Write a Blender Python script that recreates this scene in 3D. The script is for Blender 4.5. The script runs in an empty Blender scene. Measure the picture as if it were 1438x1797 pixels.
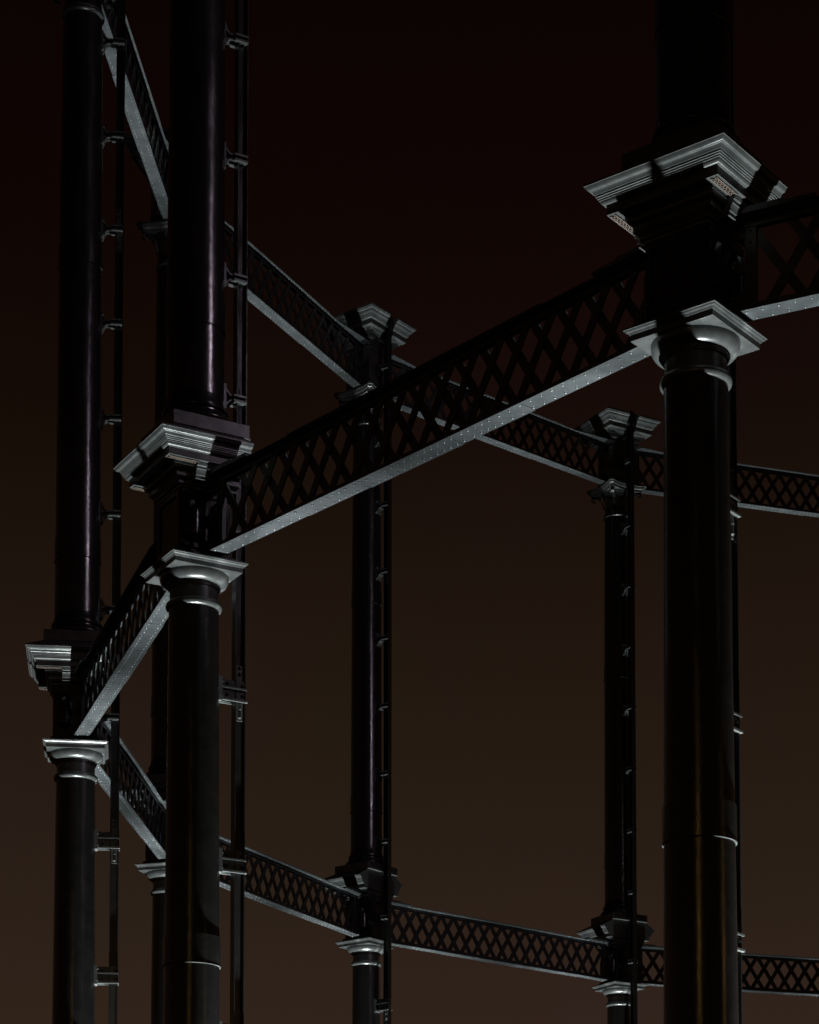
import bpy, math, random
from mathutils import Vector
random.seed(4)
PI = math.pi
C = bpy.context.scene.collection
S = bpy.context.scene

# ------------------------------------------------------------------ camera, sky, lights, exposure
ZC = 1.6                                   # the camera stands 1.6 m above the ground
RING = (14.123, 34.0441); RAD = 19.0; A0 = -2.2313; STEP = 2 * PI / 16

cam_d = bpy.data.cameras.new('camera')
cam = bpy.data.objects.new('camera', cam_d); C.objects.link(cam)
cam.location = (0, 0, ZC); cam.rotation_euler = (PI / 2 + 0.0631, 0, 0)
cam_d.sensor_fit = 'VERTICAL'; cam_d.sensor_height = 24.0
cam_d.lens = 24.0 * 3982.99 / 1797.0
cam_d.shift_y = (2190.07 - 898.5) / 1797.0
cam_d.clip_start = 0.1; cam_d.clip_end = 3000
S.camera = cam

world = bpy.data.worlds.new('World'); S.world = world; world.use_nodes = True
nt = world.node_tree; nt.nodes.clear()
wo = nt.nodes.new('ShaderNodeOutputWorld'); bg = nt.nodes.new('ShaderNodeBackground')
tc = nt.nodes.new('ShaderNodeTexCoord'); sx = nt.nodes.new('ShaderNodeSeparateXYZ')
rp = nt.nodes.new('ShaderNodeValToRGB')
nt.links.new(tc.outputs['Generated'], sx.inputs[0])
# very soft murk: city glow caught on thin cloud
nz = nt.nodes.new('ShaderNodeTexNoise'); nz.inputs['Scale'].default_value = 1.6
nz.inputs['Detail'].default_value = 3.0
nt.links.new(tc.outputs['Generated'], nz.inputs['Vector'])
ma = nt.nodes.new('ShaderNodeMath'); ma.operation = 'MULTIPLY_ADD'
ma.inputs[1].default_value = 0.05
nt.links.new(nz.outputs['Fac'], ma.inputs[0]); nt.links.new(sx.outputs['Z'], ma.inputs[2])
sb = nt.nodes.new('ShaderNodeMath'); sb.operation = 'SUBTRACT'; sb.inputs[1].default_value = 0.025
nt.links.new(ma.outputs[0], sb.inputs[0]); nt.links.new(sb.outputs[0], rp.inputs[0])
def lin(c): return tuple((v / 255 / 12.92) if v / 255 <= .04045 else ((v / 255 + .055) / 1.055) ** 2.4 for v in c) + (1,)
stops = [(0.0, (60, 43, 33)), (0.15, (49, 36, 28)), (0.22, (42, 31, 23)), (0.33, (32, 22, 15)), (0.41, (22, 12, 7)),
         (0.47, (16, 6, 4)), (0.54, (12, 3, 3)), (1.0, (6, 2, 2))]
while len(rp.color_ramp.elements) < len(stops): rp.color_ramp.elements.new(0.5)
for e, (p, c) in zip(rp.color_ramp.elements, stops): e.position = p; e.color = lin(c)
# faint drift between olive and plum in the glow
nz2 = nt.nodes.new('ShaderNodeTexNoise'); nz2.inputs['Scale'].default_value = 5.0; nz2.inputs['Detail'].default_value = 5.0
nt.links.new(tc.outputs['Generated'], nz2.inputs['Vector'])
tr = nt.nodes.new('ShaderNodeValToRGB'); tr.color_ramp.elements[0].position = .32; tr.color_ramp.elements[1].position = .68
tr.color_ramp.elements[0].color = (.93, .99, .84, 1); tr.color_ramp.elements[1].color = (1.05, .99, 1.10, 1)
nt.links.new(nz2.outputs['Fac'], tr.inputs[0])
mu = nt.nodes.new('ShaderNodeMix'); mu.data_type = 'RGBA'; mu.blend_type = 'MULTIPLY'; mu.inputs[0].default_value = 1
nt.links.new(rp.outputs[0], mu.inputs[6]); nt.links.new(tr.outputs[0], mu.inputs[7])
nt.links.new(mu.outputs[2], bg.inputs[0]); nt.links.new(bg.outputs[0], wo.inputs[0])
bg.inputs[1].default_value = 1.0

def col_xy(k):
    a = A0 - STEP * k
    return RING[0] + RAD * math.cos(a), RING[1] + RAD * math.sin(a), a

FLOOD_POWER = 12500
def lamp(name, kind, loc, power, color, size, target=None, angle=60, blend=.5):
    d = bpy.data.lights.new(name, kind); d.energy = power; d.color = color
    o = bpy.data.objects.new(name, d); C.objects.link(o); o.location = loc
    d.shadow_soft_size = size
    if kind == 'SPOT':
        d.spot_size = math.radians(angle); d.spot_blend = blend
        v = Vector(target) - Vector(loc); o.rotation_euler = v.to_track_quat('-Z', 'Y').to_euler()
    return o
# a pair of ground floodlights at the foot of every column, on its inner side, aimed straight up
for k in (0, 1, 2, 3, 4, 5, 6, 15):
    x0, y0, a = col_xy(k); co, si = math.cos(a), math.sin(a)
    for t in (-.65, .65):
        fx, fy = x0 - .85 * co - t * si, y0 - .85 * si + t * co
        lamp('ground_floodlight', 'SPOT', (fx, fy, 0.35), FLOOD_POWER, (.95, 1.0, .985), .06, (fx, fy, 30), 37, .9)
# distant site lamp high to the right, and a weak sodium lamp behind the viewer
lamp('site_lamp', 'SPOT', (25.0, 13.5, 26.5), 3000, (1.0, .80, 1.0), .7, (2.0, 32.8, 16.5), 40, .08)
lamp('sodium_lamp', 'POINT', (-5.0, -18.0, 13.5), 400, (1.0, .60, .18), 1.3)
lamp('sodium_lamp', 'POINT', (22.0, 12.0, 9.5), 95, (1.0, .60, .22), .8)

S.view_settings.view_transform = 'Standard'; S.view_settings.look = 'None'
S.view_settings.gamma = 1.0; S.view_settings.use_curve_mapping = False
S.view_settings.exposure = 0.0

# ------------------------------------------------------------------ materials
def paint(name, lo, hi, rough=.36, bump=.25, scale=60, rust=0.0, metal=.75):
    m = bpy.data.materials.new(name); m.use_nodes = True
    n = m.node_tree; b = n.nodes['Principled BSDF']
    t = n.nodes.new('ShaderNodeTexCoord')
    n1 = n.nodes.new('ShaderNodeTexNoise'); n1.inputs['Scale'].default_value = 3.0; n1.inputs['Detail'].default_value = 8
    n1.inputs['Roughness'].default_value = .7
    n.links.new(t.outputs['Object'], n1.inputs['Vector'])
    r = n.nodes.new('ShaderNodeValToRGB'); r.color_ramp.elements[0].position = .3; r.color_ramp.elements[1].position = .75
    r.color_ramp.elements[0].color = lo + (1,); r.color_ramp.elements[1].color = hi + (1,)
    n.links.new(n1.outputs['Fac'], r.inputs[0])
    out = r.outputs[0]
    if rust > 0:
        n3 = n.nodes.new('ShaderNodeTexNoise'); n3.inputs['Scale'].default_value = 9; n3.inputs['Detail'].default_value = 9
        n3.inputs['Roughness'].default_value = .75
        n.links.new(t.outputs['Object'], n3.inputs['Vector'])
        r3 = n.nodes.new('ShaderNodeValToRGB'); r3.color_ramp.elements[0].position = .66; r3.color_ramp.elements[1].position = .74
        n.links.new(n3.outputs['Fac'], r3.inputs[0])
        mr = n.nodes.new('ShaderNodeMath'); mr.operation = 'MULTIPLY'; mr.inputs[1].default_value = rust
        n.links.new(r3.outputs[0], mr.inputs[0])
        mx = n.nodes.new('ShaderNodeMix'); mx.data_type = 'RGBA'
        n.links.new(mr.outputs[0], mx.inputs[0]); n.links.new(out, mx.inputs[6]); mx.inputs[7].default_value = (.075, .055, .04, 1)
        out = mx.outputs[2]
    n.links.new(out, b.inputs['Base Color'])
    n2 = n.nodes.new('ShaderNodeTexNoise'); n2.inputs['Scale'].default_value = scale; n2.inputs['Detail'].default_value = 4
    n.links.new(t.outputs['Object'], n2.inputs['Vector'])
    n4 = n.nodes.new('ShaderNodeTexNoise'); n4.inputs['Scale'].default_value = 4.5; n4.inputs['Detail'].default_value = 2
    n.links.new(t.outputs['Object'], n4.inputs['Vector'])
    ad = n.nodes.new('ShaderNodeMath'); ad.operation = 'MULTIPLY_ADD'; ad.inputs[1].default_value = .32
    n.links.new(n2.outputs['Fac'], ad.inputs[0]); n.links.new(n4.outputs['Fac'], ad.inputs[2])
    bp = n.nodes.new('ShaderNodeBump'); bp.inputs['Strength'].default_value = bump; bp.inputs['Distance'].default_value = .02
    n.links.new(ad.outputs[0], bp.inputs['Height']); n.links.new(bp.outputs[0], b.inputs['Normal'])
    rr = n.nodes.new('ShaderNodeMapRange'); rr.inputs['To Min'].default_value = rough - .07; rr.inputs['To Max'].default_value = rough + .1
    n.links.new(n1.outputs['Fac'], rr.inputs['Value']); n.links.new(rr.outputs[0], b.inputs['Roughness'])
    b.inputs['Specular IOR Level'].default_value = .5; b.inputs['Metallic'].default_value = metal
    return m
M_IRON = paint('black_micaceous_iron_paint', (.046, .053, .058), (.092, .102, .107), .33, .025, 70, .2, .5)
M_CAST = paint('black_painted_cast_iron', (.052, .058, .059), (.135, .144, .143), .29, .12, 75, .55, .45)
M_SHAFT = paint('glossy_black_shaft_paint', (.006, .0066, .007), (.013, .0138, .0138), .45, .17, 85, 0, 0)
M_GILT = paint('rust_brown_fretwork', (.075, .06, .05), (.13, .10, .08), .5, .1, 60, 0, 0)
_b = M_SHAFT.node_tree.nodes['Principled BSDF']
_b.inputs['Specular IOR Level'].default_value = .12; _b.inputs['Coat Weight'].default_value = 1.0; _b.inputs['Coat Roughness'].default_value = .13
_n = M_SHAFT.node_tree.nodes; _l = M_SHAFT.node_tree.links
_c = _n.new('ShaderNodeTexCoord'); _m = _n.new('ShaderNodeMapping'); _m.inputs['Scale'].default_value = (7, 7, 1.1)
_t = _n.new('ShaderNodeTexNoise'); _t.inputs['Scale'].default_value = 1.6; _t.inputs['Detail'].default_value = 7; _t.inputs['Roughness'].default_value = .68
_r = _n.new('ShaderNodeMapRange'); _r.inputs['From Min'].default_value = .35; _r.inputs['From Max'].default_value = .68
_r.inputs['To Min'].default_value = .07; _r.inputs['To Max'].default_value = .30
_l.new(_c.outputs['Object'], _m.inputs['Vector']); _l.new(_m.outputs[0], _t.inputs['Vector']); _l.new(_t.outputs['Fac'], _r.inputs['Value'])
_l.new(_r.outputs[0], _b.inputs['Coat Roughness'])
M_SHAFT.node_tree.links.new(_b.inputs['Normal'].links[0].from_socket, _b.inputs['Coat Normal'])
def ground_mat():
    m = bpy.data.materials.new('rough_tarmac'); m.use_nodes = True; n = m.node_tree; b = n.nodes['Principled BSDF']
    t = n.nodes.new('ShaderNodeTexCoord'); z = n.nodes.new('ShaderNodeTexNoise'); z.inputs['Scale'].default_value = 2; z.inputs['Detail'].default_value = 8
    n.links.new(t.outputs['Object'], z.inputs['Vector'])
    r = n.nodes.new('ShaderNodeValToRGB'); r.color_ramp.elements[0].color = (.03, .03, .03, 1); r.color_ramp.elements[1].color = (.06, .058, .055, 1)
    n.links.new(z.outputs['Fac'], r.inputs[0]); n.links.new(r.outputs[0], b.inputs['Base Color']); b.inputs['Roughness'].default_value = .9
    return m

# ------------------------------------------------------------------ mesh helpers
class MB:
    def __init__(s): s.v = []; s.f = []
    def add(s, v, f):
        n = len(s.v); s.v += [tuple(p) for p in v]; s.f += [tuple(i + n for i in q) for q in f]; return s
    def box(s, x0, x1, y0, y1, z0, z1):
        return s.add([(x0, y0, z0), (x1, y0, z0), (x1, y1, z0), (x0, y1, z0), (x0, y0, z1), (x1, y0, z1), (x1, y1, z1), (x0, y1, z1)],
                     [(3, 2, 1, 0), (4, 5, 6, 7), (0, 1, 5, 4), (1, 2, 6, 5), (2, 3, 7, 6), (3, 0, 4, 7)])
    def loft(s, rings):
        n = len(rings[0]); v = [p for r in rings for p in r]; f = []
        for i in range(len(rings) - 1):
            for j in range(n):
                k = (j + 1) % n
                f.append((i * n + j, i * n + k, (i + 1) * n + k, (i + 1) * n + j))
        f.append(tuple(range(n - 1, -1, -1))); f.append(tuple((len(rings) - 1) * n + j for j in range(n)))
        return s.add(v, f)
    def lathe(s, prof, n=56, cx=0, cy=0):
        return s.loft([[(cx + r * math.cos(2 * PI * j / n), cy + r * math.sin(2 * PI * j / n), z) for j in range(n)] for r, z in prof])
    def extrude_xz(s, pts, y0, y1):      # polygon in XZ, CCW seen from -Y
        n = len(pts); v = [(x, y0, z) for x, z in pts] + [(x, y1, z) for x, z in pts]
        f = [tuple(range(n)), tuple(range(2 * n - 1, n - 1, -1))]
        for j in range(n):
            k = (j + 1) % n; f.append((j, n + j, n + k, k))
        return s.add(v, f)
    def strip(s, pts, th, y0, y1):       # bent plate following pts in XZ
        up = []; dn = []
        for i, (x, z) in enumerate(pts):
            a = pts[max(i - 1, 0)]; b = pts[min(i + 1, len(pts) - 1)]
            dx, dz = b[0] - a[0], b[1] - a[1]; l = math.hypot(dx, dz) or 1
            up.append((x - dz / l * th / 2, z + dx / l * th / 2)); dn.append((x + dz / l * th / 2, z - dx / l * th / 2))
        for i in range(len(pts) - 1):
            s.extrude_xz([dn[i], dn[i + 1], up[i + 1], up[i]], y0, y1)
        return s
    def dome(s, p, axis, r, h, n=8):     # rivet head: axis is a unit vector
        a = Vector(axis); u = a.orthogonal().normalized(); w = a.cross(u); p = Vector(p); v = []
        for rr, hh in ((r, 0), (r * .86, h * .5), (r * .5, h * .87)):
            for j in range(n):
                t = 2 * PI * j / n; v.append(p + u * rr * math.cos(t) + w * rr * math.sin(t) + a * hh)
        v.append(p + a * h); f = []
        for j in range(n):
            k = (j + 1) % n; f.append((j, k, n + k, n + j)); f.append((n + j, n + k, 2 * n + k, 2 * n + j)); f.append((2 * n + j, 2 * n + k, 3 * n))
        f.append(tuple(range(n - 1, -1, -1)))
        return s.add(v, f)
    def mesh(s, name, smooth=None):
        m = bpy.data.meshes.new(name); m.from_pydata(s.v, [], s.f); m.update()
        if smooth is not None:
            m.polygons.foreach_set('use_smooth', [True] * len(m.polygons)); m.set_sharp_from_angle(angle=math.radians(smooth))
        return m
def put(name, me, mat, parent=None, loc=(0, 0, 0), rot=(0, 0, 0)):
    if isinstance(me, MB): me = me.mesh(name)
    if not me.materials: me.materials.append(mat)
    o = bpy.data.objects.new(name, me); C.objects.link(o); o.parent = parent; o.location = loc; o.rotation_euler = rot
    return o
def thing(name, label, cat, group, loc, rz):
    o = bpy.data.objects.new(name, None); C.objects.link(o); o.empty_display_size = .3
    o.location = loc; o.rotation_euler = (0, 0, rz); o['label'] = label; o['category'] = cat; o['kind'] = 'thing'
    if group: o['group'] = group
    return o
def sq(w, z, c=None):                    # square ring, cut off on the inner side at -c
    c = w if c is None else min(c, w)
    return [(-c, -w, z), (w, -w, z), (w, w, z), (-c, w, z)]

# ------------------------------------------------------------------ ground
me = MB().add([(-1500, -1500, 0), (1500, -1500, 0), (1500, 1500, 0), (-1500, 1500, 0)], [(0, 1, 2, 3)]).mesh('ground')
g = put('ground', me, ground_mat()); g['kind'] = 'structure'

# ------------------------------------------------------------------ the cast iron column (local X = out of the ring)
Z = ZC
def curve(p0, p1, bulge, n=6):
    """S or quarter curve of profile points from p0 to p1; bulge +: convex, -: concave"""
    out = []
    for i in range(n + 1):
        t = i / n
        if bulge == 's': u = t; v = t + .16 * math.sin(2 * PI * t)
        elif bulge > 0: u = math.sin(t * PI / 2); v = 1 - math.cos(t * PI / 2)
        else: u = 1 - math.cos(t * PI / 2); v = math.sin(t * PI / 2)
        out.append((p0[0] + (p1[0] - p0[0]) * u, p0[1] + (p1[1] - p0[1]) * v))
    return out
def torus_prof(r, z0, z1, b, n=8):
    return [(r + b * math.sin(PI * i / n), z0 + (z1 - z0) * (1 - math.cos(PI * i / n)) / 2) for i in range(n + 1)]

# lower order
lower_shaft = MB().lathe([(.335, .75), (.329, 1.6), (.315, Z + 3.1), (.305, Z + 4.66), (.303, Z + 4.95), (.298, Z + 5.5), (.2775, Z + 8.62)], 96).mesh('shaft', 30)
collar_l = MB().lathe([(.298, Z + 4.644), (.3165, Z + 4.646), (.3150, Z + 4.962), (.298, Z + 4.9625)], 96).mesh('collar', 12)
def ped():
    b = MB(); b.loft([sq(.62, 0), sq(.62, .35)]); b.loft([sq(.52, .35), sq(.52, .45), sq(.47, .5)])
    b.lathe([(.40, .5)] + torus_prof(.40, .502, .6, .05) + [(.37, .62), (.36, .66)] + torus_prof(.36, .665, .73, .03) + [(.345, .752)])
    return b.mesh('pedestal', 30)
pedestal = ped()
ring_l = MB().lathe([(.272, Z + 8.60)] + torus_prof(.280, Z + 8.615, Z + 8.70, .033) + [(.272, Z + 8.702)]).mesh('neck_ring', 40)
echinus = MB().lathe([(.268, Z + 8.701), (.268, Z + 8.845), (.284, Z + 8.847), (.284, Z + 8.860), (.292, Z + 8.862), (.292, Z + 8.876), (.300, Z + 8.878)]
                     + curve((.302, Z + 8.885), (.385, Z + 8.985), 1, 9) + [(.385, Z + 8.999)]).mesh('echinus', 30)
abacus_l = MB().loft([sq(.405, Z + 9.000), sq(.407, Z + 9.050), sq(.413, Z + 9.052)] + [sq(w, z) for w, z in curve((.416, Z + 9.056), (.443, Z + 9.088), 's', 5)]
                     + [sq(.453, Z + 9.090), sq(.453, Z + 9.105), sq(.35, Z + 9.125)]).mesh('abacus', 20)
def pier():
    b = MB(); w = .300
    b.loft([sq(.345, Z + 9.118), sq(.345, Z + 9.165), sq(w, Z + 9.19), sq(w, Z + 9.88)])
    for s in (-1, 1):                    # framed panels and half round staffs on the faces
        for t in (-.155, .155):
            for ax in (1,):
                n = 20; ring = []
                for zz, rr in ((Z + 9.28, .01), (Z + 9.31, .07), (Z + 9.35, .105), (Z + 9.62, .105), (Z + 9.72, .08), (Z + 9.78, .02)):
                    ring.append([((s * (w - .002) + rr * math.cos(2 * PI * j / n), t + rr * math.sin(2 * PI * j / n), zz) if ax == 0 else
                                  (t + rr * math.cos(2 * PI * j / n), s * (w - .002) + rr * math.sin(2 * PI * j / n), zz)) for j in range(n)])
                b.loft(ring)
        if s > 0:
            b.box(w, w + .022, -.285, .285, Z + 9.22, Z + 9.265); b.box(w, w + .022, -.285, .285, Z + 9.80, Z + 9.845)
            b.box(w, w + .020, -.285, -.245, Z + 9.267, Z + 9.798); b.box(w, w + .020, .245, .285, Z + 9.267, Z + 9.798)
        for zz in (9.22, 9.80):
            b.box(-.285, .285, min(s * w, s * (w + .022)), max(s * w, s * (w + .022)), Z + zz, Z + zz + .045)
    return b.mesh('block', 35)
pier_l = pier()
arch_prof = [(.312, 9.872), (.318, 9.895), (.345, 9.90), (.345, 9.925)] + curve((.350, 9.927), (.378, 9.965), 's', 4) + [(.385, 9.967), (.385, 10.022), (.398, 10.024)] \
    + curve((.400, 10.028), (.428, 10.07), 1, 4) + [(.436, 10.072), (.436, 10.101)]
architrave = MB().loft([sq(w, Z + z, .36) for w, z in arch_prof])
for s in (-1, 1):                        # block breaking forward over each girder, moulded on its front
    pr = [(.30, 9.93), (.452, 9.935), (.452, 9.97), (.462, 9.973), (.468, 10.005), (.482, 10.03), (.490, 10.032), (.490, 10.06), (.505, 10.066), (.512, 10.098), (.30, 10.098)]
    n = len(pr)
    for x0, x1 in ((-.19, .19),):
        v = [(x0, s * a, Z + z) for a, z in pr] + [(x1, s * a, Z + z) for a, z in pr]
        f = [tuple(range(n)), tuple(range(2 * n - 1, n - 1, -1))] + [(j, n + j, n + (j + 1) % n, (j + 1) % n) for j in range(n)]
        if s > 0: f = [q[::-1] for q in f]
        architrave.add(v, f)
for j in range(9):                       # little blocks along the inner face
    t = -.32 + j * .08
    architrave.box(-.385, -.358, t - .025, t + .025, Z + 9.97, Z + 10.02)
architrave = architrave.mesh('architrave', 28)
corn_prof = [(.548, 10.104), (.548, 10.182), (.556, 10.184)] + curve((.558, 10.188), (.588, 10.222), 1, 8) + [(.598, 10.224), (.598, 10.236), (.608, 10.240), (.608, 10.252), (.618, 10.256), (.618, 10.270)] \
    + curve((.624, 10.274), (.684, 10.342), 's', 14) + [(.692, 10.343), (.692, 10.362)]
cornice_l = MB().loft([sq(w, Z + z, .395) for w, z in corn_prof] + [sq(.45, Z + 10.50, .395)]).mesh('cornice', 28)
plinth_l = MB().loft([sq(.450, Z + 10.502), sq(.455, Z + 10.508), sq(.455, Z + 10.652), sq(.449, Z + 10.66)])
plinth_l.box(-.475, -.456, -.44, .44, Z + 10.50, Z + 10.52)
plinth_l = plinth_l.mesh('plinth', 20)
FRETS = []
for s in (-1, 1):
    fret = MB()
    for k in range(7):
        x = .50 - k * .046
        for d in (-1, 1):
            a = Vector((x - .023, s * .497 + d * s * .020, Z + 10.096)); b_ = Vector((x + .023, s * .497 - d * s * .020, Z + 10.096))
            dr = (b_ - a).normalized(); pn = Vector((-dr.y, dr.x, 0)) * .0035; h = Vector((0, 0, .005))
            fret.add([a - pn - h, b_ - pn - h, b_ + pn - h, a + pn - h, a - pn + h, b_ - pn + h, b_ + pn + h, a + pn + h],
                     [(3, 2, 1, 0), (4, 5, 6, 7), (0, 1, 5, 4), (1, 2, 6, 5), (2, 3, 7, 6), (3, 0, 4, 7)])
    for e in (.470, .524):
        y0, y1 = sorted((s * e - .004, s * e + .004)); fret.box(.18, .53, y0, y1, Z + 10.089, Z + 10.103)
    FRETS.append(fret.mesh('fretwork'))
# upper order
base_u = MB().lathe([(.40, Z + 10.662)] + torus_prof(.385, Z + 10.665, Z + 10.745, .045) + [(.385, Z + 10.75), (.38, Z + 10.765)]
                    + curve((.378, Z + 10.767), (.348, Z + 10.80), -1, 5) + [(.348, Z + 10.815)] + torus_prof(.345, Z + 10.82, Z + 10.87, .025)
                    + [(.345, Z + 10.885), (.34, Z + 10.90), (.325, Z + 10.96), (.321, Z + 11.02)]).mesh('shaft_base', 30)
upper_shaft = MB().lathe([(.324, Z + 11.0), (.319, Z + 12.9), (.311, Z + 15.0), (.302, Z + 17.4), (.283, Z + 19.50), (.272, Z + 20.02)], 96).mesh('shaft', 30)
def collar(z0, z1, r): return MB().lathe([(r - .02, Z + z0), (r + .0005, Z + z0 + .001), (r - .001, Z + z1), (r - .02, Z + z1 + .0005)], 96).mesh('collar', 12)
def lit_edge(z, r): return MB().lathe([(r - .015, Z + z - .007), (r + .001, Z + z - .0065), (r + .003, Z + z - .003), (r + .001, Z + z + .0005), (r - .015, Z + z + .0008)], 96).mesh('lit_edge', 30)  # added bead in paler paint, stands in for the collar's lit underside
lit_edge_l = lit_edge(4.643, .3165); lit_edge_u1 = lit_edge(11.779, .331); lit_edge_u2 = lit_edge(16.079, .3165)
collar_u1 = collar(11.78, 12.10, .331); collar_u2 = collar(16.08, 16.40, .3165)
ring_u = MB().lathe([(.262, Z + 19.80)] + torus_prof(.280, Z + 19.805, Z + 19.86, .034, 6) + torus_prof(.280, Z + 19.862, Z + 19.90, .022, 6) + [(.262, Z + 19.902)]).mesh('neck_ring', 40)
bell = MB().lathe([(.266, Z + 19.95), (.268, Z + 20.05), (.278, Z + 20.17), (.300, Z + 20.27), (.335, Z + 20.34), (.365, Z + 20.37), (.365, Z + 20.384)], 40)
for i in range(4):                       # volutes curling under the four corners, leaves between
    a = PI / 4 + i * PI / 2; ca, sa = math.cos(a), math.sin(a)
    pts = [(.29, 20.08), (.33, 20.22), (.40, 20.32), (.50, 20.37), (.56, 20.35), (.57, 20.29), (.53, 20.265), (.50, 20.29)]
    b2 = MB().strip([(x, Z + z) for x, z in pts], .03, -.035, .035)
    bell.add([(x * ca - y * sa, x * sa + y * ca, z) for x, y, z in b2.v], b2.f)
bell = bell.mesh('bell', 40)
def conc(w, z):                          # square with hollow sides and clipped corners
    r = []; cl = w * .13; dip = w * .17
    for i in range(4):
        a = i * PI / 2; ca, sa = math.cos(a), math.sin(a)
        for j in range(9):
            t = -1 + 2 * j / 8; y = t * (w - cl); x = w - dip * (1 - t * t)
            r.append((x * ca - y * sa, x * sa + y * ca, z))
    return r
abacus_u = MB().loft([conc(.445, Z + 20.386), conc(.447, Z + 20.43), conc(.46, Z + 20.435)] + [conc(w, Z + z) for w, z in curve((.462, 20.44), (.495, 20.49), 1, 5)]
                     + [conc(.515, Z + 20.495), conc(.515, Z + 20.535)]).mesh('abacus', 25)
def pier2():
    b = MB(); w = .30
    b.loft([sq(.335, Z + 20.54), sq(.335, Z + 20.59), sq(w, Z + 20.61), sq(w, Z + 21.45)])
    for s in (-1, 1):
        for zz in (20.66, 21.36):
            b.box(-.285, .285, min(s * w, s * (w + .022)), max(s * w, s * (w + .022)), Z + zz, Z + zz + .05)
            b.box(min(s * w, s * (w + .02)), max(s * w, s * (w + .02)), -.285, .285, Z + zz, Z + zz + .05)
    return b.mesh('block', 30)
pier_u = pier2()
def notch(w, z, d=.0):                   # square ring notched on the inner side for the rail
    h = .125
    return [(-w, -w, z), (w, -w, z), (w, w, z), (-w, w, z), (-w, h, z), (-.40, h, z), (-.40, -h, z), (-w, -h, z)]
arch_u = MB().loft([sq(w, Z + z) for w, z in [(.315, 21.45), (.32, 21.49), (.345, 21.495), (.345, 21.53)] + curve((.35, 21.533), (.392, 21.57), 1, 4) + [(.40, 21.572), (.40, 21.60)]]).mesh('architrave', 28)
bed_u = [(.45, 21.605), (.45, 21.625)] + curve((.455, 21.63), (.50, 21.67), 's', 5) + [(.505, 21.672), (.505, 21.685), (.57, 21.69), (.575, 21.70)]
top_u = [(.578, 21.702), (.578, 21.80), (.584, 21.803)] + curve((.586, 21.808), (.610, 21.835), 1, 4) + [(.617, 21.837), (.617, 21.852), (.624, 21.855), (.624, 21.87)] \
    + curve((.630, 21.874), (.668, 21.92), 's', 6) + [(.672, 21.922), (.672, 21.945)] + curve((.68, 21.947), (.722, 21.985), 1, 8) + [(.73, 21.987), (.73, 22.03)]
cornice_u = MB().loft([notch(w, Z + z) for w, z in bed_u + top_u] + [notch(.52, Z + 22.08), notch(.48, Z + 22.14)]).mesh('cornice', 28)

def make_column(k, label):
    x, y, a = col_xy(k)
    t = thing('cast_iron_column', label, 'column', 'tall cast iron columns of the gasholder ring', (x, y, 0), a)
    put('pedestal', pedestal, M_CAST, t)
    put('shaft', lower_shaft, M_SHAFT, t); o = put('collar', collar_l, M_SHAFT, t); put('lit_edge', lit_edge_l, M_CAST, o)
    o = put('capital', echinus, M_CAST, t); put('abacus', abacus_l, M_CAST, o); put('neck_ring', ring_l, M_CAST, o)
    put('block', pier_l, M_SHAFT, t)
    o = put('entablature', architrave, M_CAST, t); put('cornice', cornice_l, M_CAST, o); put('plinth', plinth_l, M_CAST, o)
    for fr in FRETS: put('fretwork', fr, M_GILT, o)
    o = put('shaft', upper_shaft, M_SHAFT, t); put('shaft_base', base_u, M_SHAFT, t)
    o = put('collar', collar_u1, M_SHAFT, t); put('lit_edge', lit_edge_u1, M_CAST, o)
    o = put('collar', collar_u2, M_SHAFT, t); put('lit_edge', lit_edge_u2, M_CAST, o)
    o = put('capital', bell, M_SHAFT, t); put('abacus', abacus_u, M_CAST, o); put('neck_ring', ring_u, M_CAST, o)  # bell takes the near-black shaft paint so that it looks shaded
    put('block', pier_u, M_CAST, t)
    o = put('entablature', arch_u, M_CAST, t); put('cornice', cornice_u, M_CAST, o)
    return t

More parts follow.
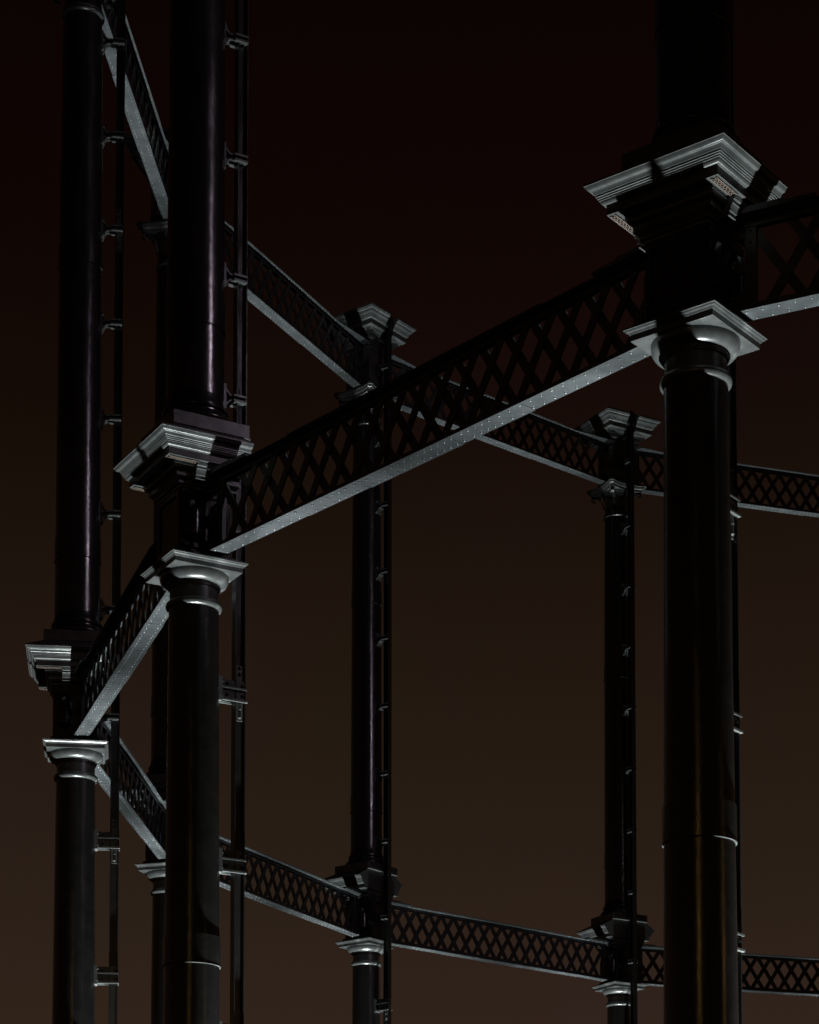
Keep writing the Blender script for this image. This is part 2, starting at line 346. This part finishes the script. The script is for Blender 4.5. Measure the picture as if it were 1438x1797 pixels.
# ------------------------------------------------------------------ lattice girders (local X along the chord, -Y towards the ring centre)
CH = 2 * RAD * math.sin(STEP / 2); HL = CH / 2
def bar_mesh(H, sgn, run, w=.088, th=.020):
    """flat bar leaning over the full web depth, sloped ends cut level"""
    y0, y1 = (-.0225, -.0022) if sgn > 0 else (.0022, .0225)
    z0, z1 = .016, H - .016
    L = math.hypot(run, z1 - z0); hw = w / 2 * L / (z1 - z0)
    if sgn > 0: pts = [(-run / 2 - hw, z0), (-run / 2 + hw, z0), (run / 2 + hw, z1), (run / 2 - hw, z1)]
    else: pts = [(run / 2 - hw, z0), (run / 2 + hw, z0), (-run / 2 + hw, z1), (-run / 2 - hw, z1)]
    return MB().extrude_xz(pts, y0, y1).mesh('lattice_bar')
def girder_parts(H, upper):
    d = {'plates': []}
    e = HL - .318; W = .105
    b = MB(); b.box(-e, e, -W + .006, W - .006, .006, .016)
    # soffit cover plates butted end to end, each a touch different in width
    cuts = [-e, -1.62, -.62, .78, 1.78, e] if not upper else [-e, -1.1, 1.1, e]
    ws = [W, W + .006, W + .012, W + .006, W] if not upper else [W, W + .008, W]
    for i in range(len(ws)):
        th = .0 if i in (0, len(ws) - 1) else (.004 if i != 2 else .008)
        if upper: th = 0 if i != 1 else .006
        d['plates'].append(MB().box(cuts[i] + .002, cuts[i + 1] - .002, -ws[i], ws[i], -.006 - th, .0058).mesh('soffit_plate'))
    d['bottom_flange'] = b.mesh('bottom_flange')
    b = MB()
    b.box(-e, e, -W, W, H - .012, H); b.box(-1.9, 1.9, -W - .006, W + .006, H + .0005, H + .012)
    d['top_flange'] = b.mesh('top_flange')
    b = MB()
    for z0, z1 in ((.0165, .082), (H - .078, H - .0125)):
        for s in (-1, 1):
            b.box(-e, e, min(s * .0230, s * .0330), max(s * .0230, s * .0330), z0, z1)
    for z0, z1 in ((.0163, .026), (H - .022, H - .0123)):
        for s in (-1, 1):
            b.box(-e, e, min(s * .0335, s * .085), max(s * .0335, s * .085), z0, z1)
    d['flange_angle'] = b.mesh('flange_angle')
    # end posts with ladder openings
    b = MB(); x0 = HL - .318; xp = x0 - .24
    b.box(xp, xp + .10, -.0265, .0265, .083, H - .079)
    for z0, z1 in ((.083, .19), (H / 2 - .045, H / 2 + .045), (H - .17, H - .079)): b.box(xp + .1005, x0 + .015, -.022, .022, z0, z1)
    for z in (.14, H / 2, H - .125):
        for s in (-1, 1): b.dome((x0 - .03, s * .022, z), (0, s, 0), .024, .03, 6)
    for i in range(7):
        for s in (-1, 1): b.dome((xp + .05, s * .0265, .11 + i * (H - .22) / 6), (0, s, 0), .012, .009, 6)
    d['end_post'] = b.mesh('end_post')
    # rivets
    b = MB(); r_ = random.Random(9)
    n = 54; xs = []
    x = -e + .05
    while x < e - .04:
        xs.append(x); x += .098 if abs(x) < .75 or .9 < abs(x) < 1.3 else .142
    for i, x in enumerate(xs):
        th = .006
        if not upper:
            if -1.62 < x < 1.78: th = .010
            if -.62 < x < .78: th = .014
        else: th = .012 if abs(x) < 1.1 else .006
        b.dome((x, -.064, -th), (0, 0, -1), .0165, .015); b.dome((x + .05, .064, -th), (0, 0, -1), .0165, .015)
        for s in (-1, 1):
            b.dome((x, s * .089, H - .0122), (0, 0, -1), .012, .014, 6)
            b.dome((x + .03, s * .0331, .05), (0, s, 0), .012, .009, 6); b.dome((x + .03, s * .0331, H - .045), (0, s, 0), .012, .009, 6)
    return d, b
def make_girder_set(H, upper):
    d, riv = girder_parts(H, upper)
    e = HL - .318 - .245
    sp = .3485; run = .53 * (H / .83)
    nb = int(2 * e / sp)
    sp = 2 * e / nb
    plus = bar_mesh(H, 1, run); minus = bar_mesh(H, -1, run)
    xs = [-e + sp * (i + .5) for i in range(nb)]
    # crossings: rivet where a + bar meets a - bar
    for xa in xs:
        for m_ in (-2, -1, 0, 1, 2):
            xb = xa + (m_ + .5) * sp
            if xb < -e - .01 or xb > e - .1: continue
            t = (xb - xa) / (2 * run)           # +: x=xa+run*t ; -: x=xb-run*t
            if abs(t) < .40:
                zc = .016 + (H - .032) * (t + .5); xc = xa + run * t
                for s in (-1, 1): riv.dome((xc, s * .0226, zc), (0, s, 0), .013, .010, 6)
    d['rivets'] = riv.mesh('rivets', 70)
    gus = None
    if upper:
        x0 = HL - .30
        v = [(-x0, -.106), (-x0, -.27), (-x0 + .08, -.27), (-x0 + 1.10, -.106)]
        b = MB(); n = 4
        b.add([(x, y, H - .012) for x, y in v] + [(x, y, H - .002) for x, y in v], [(0, 1, 2, 3)[::-1], (4, 5, 6, 7), (0, 4, 5, 1)[::-1], (1, 5, 6, 2)[::-1], (2, 6, 7, 3)[::-1], (3, 7, 4, 0)[::-1]])
        for f_ in (0,):
            pass
        gus = b.mesh('gusset_plate')
    else:
        b = MB(); x0 = HL - .33
        b.box(-x0, -x0 + .78, -.13, .13, H + .001, H + .035); b.box(-x0 + .005, -x0 + .5, -.12, .12, H + .0355, H + .06)
        gus = b.mesh('cover_plate')
    return d, xs, sp, plus, minus, gus
GL = make_girder_set(.83, False); GU = make_girder_set(.92, True)
def make_girder(k, upper, label):
    x0, y0, _ = col_xy(k); x1, y1, _ = col_xy(k + 1)
    H = .92 if upper else .83; z = Z + (20.562 if upper else 9.17)
    d, xs, sp, plus, minus, gus = GU if upper else GL
    t = thing('lattice_girder', label, 'girder', 'upper ring of lattice girders' if upper else 'lower ring of lattice girders',
              ((x0 + x1) / 2, (y0 + y1) / 2, z), math.atan2(y1 - y0, x1 - x0))
    bf = put('bottom_flange', d['bottom_flange'], M_IRON, t)
    for p in d['plates']: put('soffit_plate', p, M_IRON, bf)
    put('top_flange', d['top_flange'], M_IRON, t); put('flange_angle', d['flange_angle'], M_IRON, t)
    r = put('rivets', d['rivets'], M_CAST, t); r['kind'] = 'stuff'
    put('end_post', d['end_post'], M_IRON, t); put('end_post', d['end_post'], M_IRON, t, rot=(0, 0, PI))
    if upper:
        put('gusset_plate', gus, M_IRON, t)
        m2 = bpy.data.meshes.get('gusset_plate_far')
        if m2 is None:
            m2 = gus.copy(); m2.name = 'gusset_plate_far'
            for v in m2.vertices: v.co.x = -v.co.x
            m2.flip_normals()
        put('gusset_plate', m2, M_IRON, t)
    else:
        put('cover_plate', gus, M_IRON, t); put('cover_plate', gus, M_IRON, t, rot=(0, 0, PI))
    for x in xs:
        put('lattice_bar', plus, M_IRON, t, (x, 0, 0))
    for x in xs: put('lattice_bar', minus, M_IRON, t, (x + sp / 2 if x < xs[-1] else xs[0] - sp / 2, 0, 0))
    return t

# ------------------------------------------------------------------ guide rails on the inner side (origin at the rail foot; local X = out of the ring)
RO = -.55
RAIL_TOP = 22.12
rail_me = MB()
rail_me.box(-.063, -.050, -.052, .052, .05, Z + RAIL_TOP); rail_me.box(.050, .063, -.052, .052, .05, Z + RAIL_TOP)
rail_me.box(-.0495, .0495, -.009, .009, .05, Z + RAIL_TOP)
rail_me.box(-.12, .12, -.12, .12, 0, .049)
rail_me = rail_me.mesh('rail')
def br_upper(r_sh):
    """forked cast bracket: flared foot on the shaft, arm, two clamp jaws on the rail"""
    b = MB(); xs = -RO - r_sh          # distance from rail axis to the shaft face
    b.box(xs - .03, xs + .03, -.075, .075, -.14, .14)                      # foot plate
    for z in (-.105, .105):
        for y in (-.05, .05): b.dome((xs - .03, y, z), (-1, 0, 0), .018, .022, 6)
    b.strip([(xs - .028, -.115), (xs - .055, -.06), (xs - .085, -.032), (.07, -.024)], .018, -.055, .055)
    b.strip([(.07, .024), (xs - .085, .032), (xs - .055, .065), (xs - .028, .115)], .018, -.055, .055)
    b.box(xs - .15, xs - .028, -.008, .008, -.03, .03)
    for s in (-1, 1):
        y0, y1 = sorted((s * .010, s * .088))
        b.box(-.048, .115, y0, y1, .018, .040); b.box(-.048, .115, y0, y1, -.040, -.018)
        b.box(-.046, .10, min(s * .012, s * .024), max(s * .012, s * .024), -.017, .0175)
        for x in (-.028, .028): b.dome((x, s * .024, .0), (0, s, 0), .017, .020, 6)
        b.dome((.03, s * .05, -.034), (0, 0, -1), .016, .022, 6); b.dome((-.03, s * .05, .034), (0, 0, 1), .016, .022, 6)
    return b.mesh('bracket', 30)
def br_lower(r_sh):
    b = MB(); xs = -RO - r_sh
    b.box(xs - .025, xs + .03, -.085, .085, -.14, .13)
    for s in (-1, 1):
        y0, y1 = sorted((s * .030, s * .044))
        b.box(-.068, xs - .026, y0, y1, -.115, .115)
        y0, y1 = sorted((s * .0445, s * .078))
        b.box(-.072, xs - .024, y0, y1, .010, .028); b.box(-.078, xs - .02, y0, y1, -.126, -.106)
        for x, z in ((-.03, .07), (-.03, -.05), (.16, -.05), (.16, .07)): b.dome((x, s * .044, z), (0, s, 0), .022, .03, 6)
    for z in (-.09, .08):
        for y in (-.065, .065): b.dome((xs - .025, y, z), (-1, 0, 0), .018, .022, 6)
    return b.mesh('bracket', 30)
def splice():
    b = MB()
    for s in (-1, 1):
        y0, y1 = sorted((s * .0115, s * .026)); b.box(-.042, .042, y0, y1, -.33, .30)
        for z in (-.29, -.20, .20, .27): b.dome((0, s * .026, z), (0, s, 0), .021, .026, 6)
    return b.mesh('splice_plate', 30)
SPL = splice(); BRM = {}
BZ = [.2, 2.05, 3.93, 5.86, 7.79, 9.56, 11.12, 12.515, 13.915, 15.32, 16.71, 18.10, 19.50, 20.98, 21.86]
def make_rail(k, label):
    x, y, a = col_xy(k)
    t = thing('guide_rail', label, 'guide rail', 'guide rails running up the inner side of the columns', (x + RO * math.cos(a), y + RO * math.sin(a), 0), a)
    put('rail', rail_me, M_SHAFT, t)
    for z in BZ:
        if z < 9: r = .335 - .0063 * (z + 0); kind = 'l'
        elif z < 10 or z > 20.5: r = .30; kind = 'u'
        else: r = .321 - .0063 * (z - 11); kind = 'u'
        r = round(r, 2)
        if (kind, r) not in BRM: BRM[(kind, r)] = br_lower(r) if kind == 'l' else br_upper(r)
        o = put('bracket', BRM[(kind, r)], M_CAST, t, (0, 0, Z + z))
        if z in (7.79, 16.71, .2): put('splice_plate', SPL, M_CAST, t, (0, 0, Z + z))
    return t

COLS = {
    0: 'nearest and thickest black iron column at the right, with two moulded capitals stacked up it',
    1: 'second nearest black column, left of centre, with a purple streak down its upper shaft',
    2: 'leftmost black iron column, its lower capital low at the left edge',
    3: 'black column mostly hidden behind the thick left of centre column',
    4: 'slender far column in the middle, seen under and behind the big sloping girder',
    5: 'farthest slender column, just left of the nearest column, showing both its capitals',
    6: 'far column standing just outside the right side of the picture',
    15: 'near column standing outside the picture to the right of the nearest one',
}
for k, l in COLS.items(): make_column(k, l)
GLL = {
    0: 'biggest lattice girder, its pale riveted underside rising from lower left to the nearest column',
    1: 'steep lattice girder between the leftmost column and the second nearest column',
    2: 'lower lattice girder seen nearly end on, sloping down behind the leftmost column',
    3: 'lower far lattice girder between the half hidden column and the middle column',
    4: 'lowest lattice girder running between the two slender far columns',
    5: 'lower far lattice girder passing behind the nearest column to the right edge',
    15: 'near lattice girder running off the right edge from beside the nearest capital',
}
GUL = {
    2: 'upper lattice girder dropping steeply from the top left corner behind the left columns',
    3: 'upper lattice girder sloping down to the top of the slender middle column',
    4: 'upper lattice girder between the slender far column tops, crossed by the biggest girder',
    5: 'upper far lattice girder emerging right of the nearest column to the right edge',
}
for k, l in GLL.items(): make_girder(k, False, l)
for k, l in GUL.items(): make_girder(k, True, l)
RAILS = {
    0: 'dark guide rail almost hidden behind the right side of the nearest column',
    1: 'dark guide rail with bright clamp brackets right of the second nearest column',
    2: 'dark guide rail with bright clamp brackets right of the leftmost column',
    3: 'guide rail hidden behind the left of centre column on the half hidden column',
    4: 'dark guide rail standing in front of the slender middle column',
    5: 'dark guide rail standing in front of the farthest slender column',
}
for k, l in RAILS.items(): make_rail(k, l)
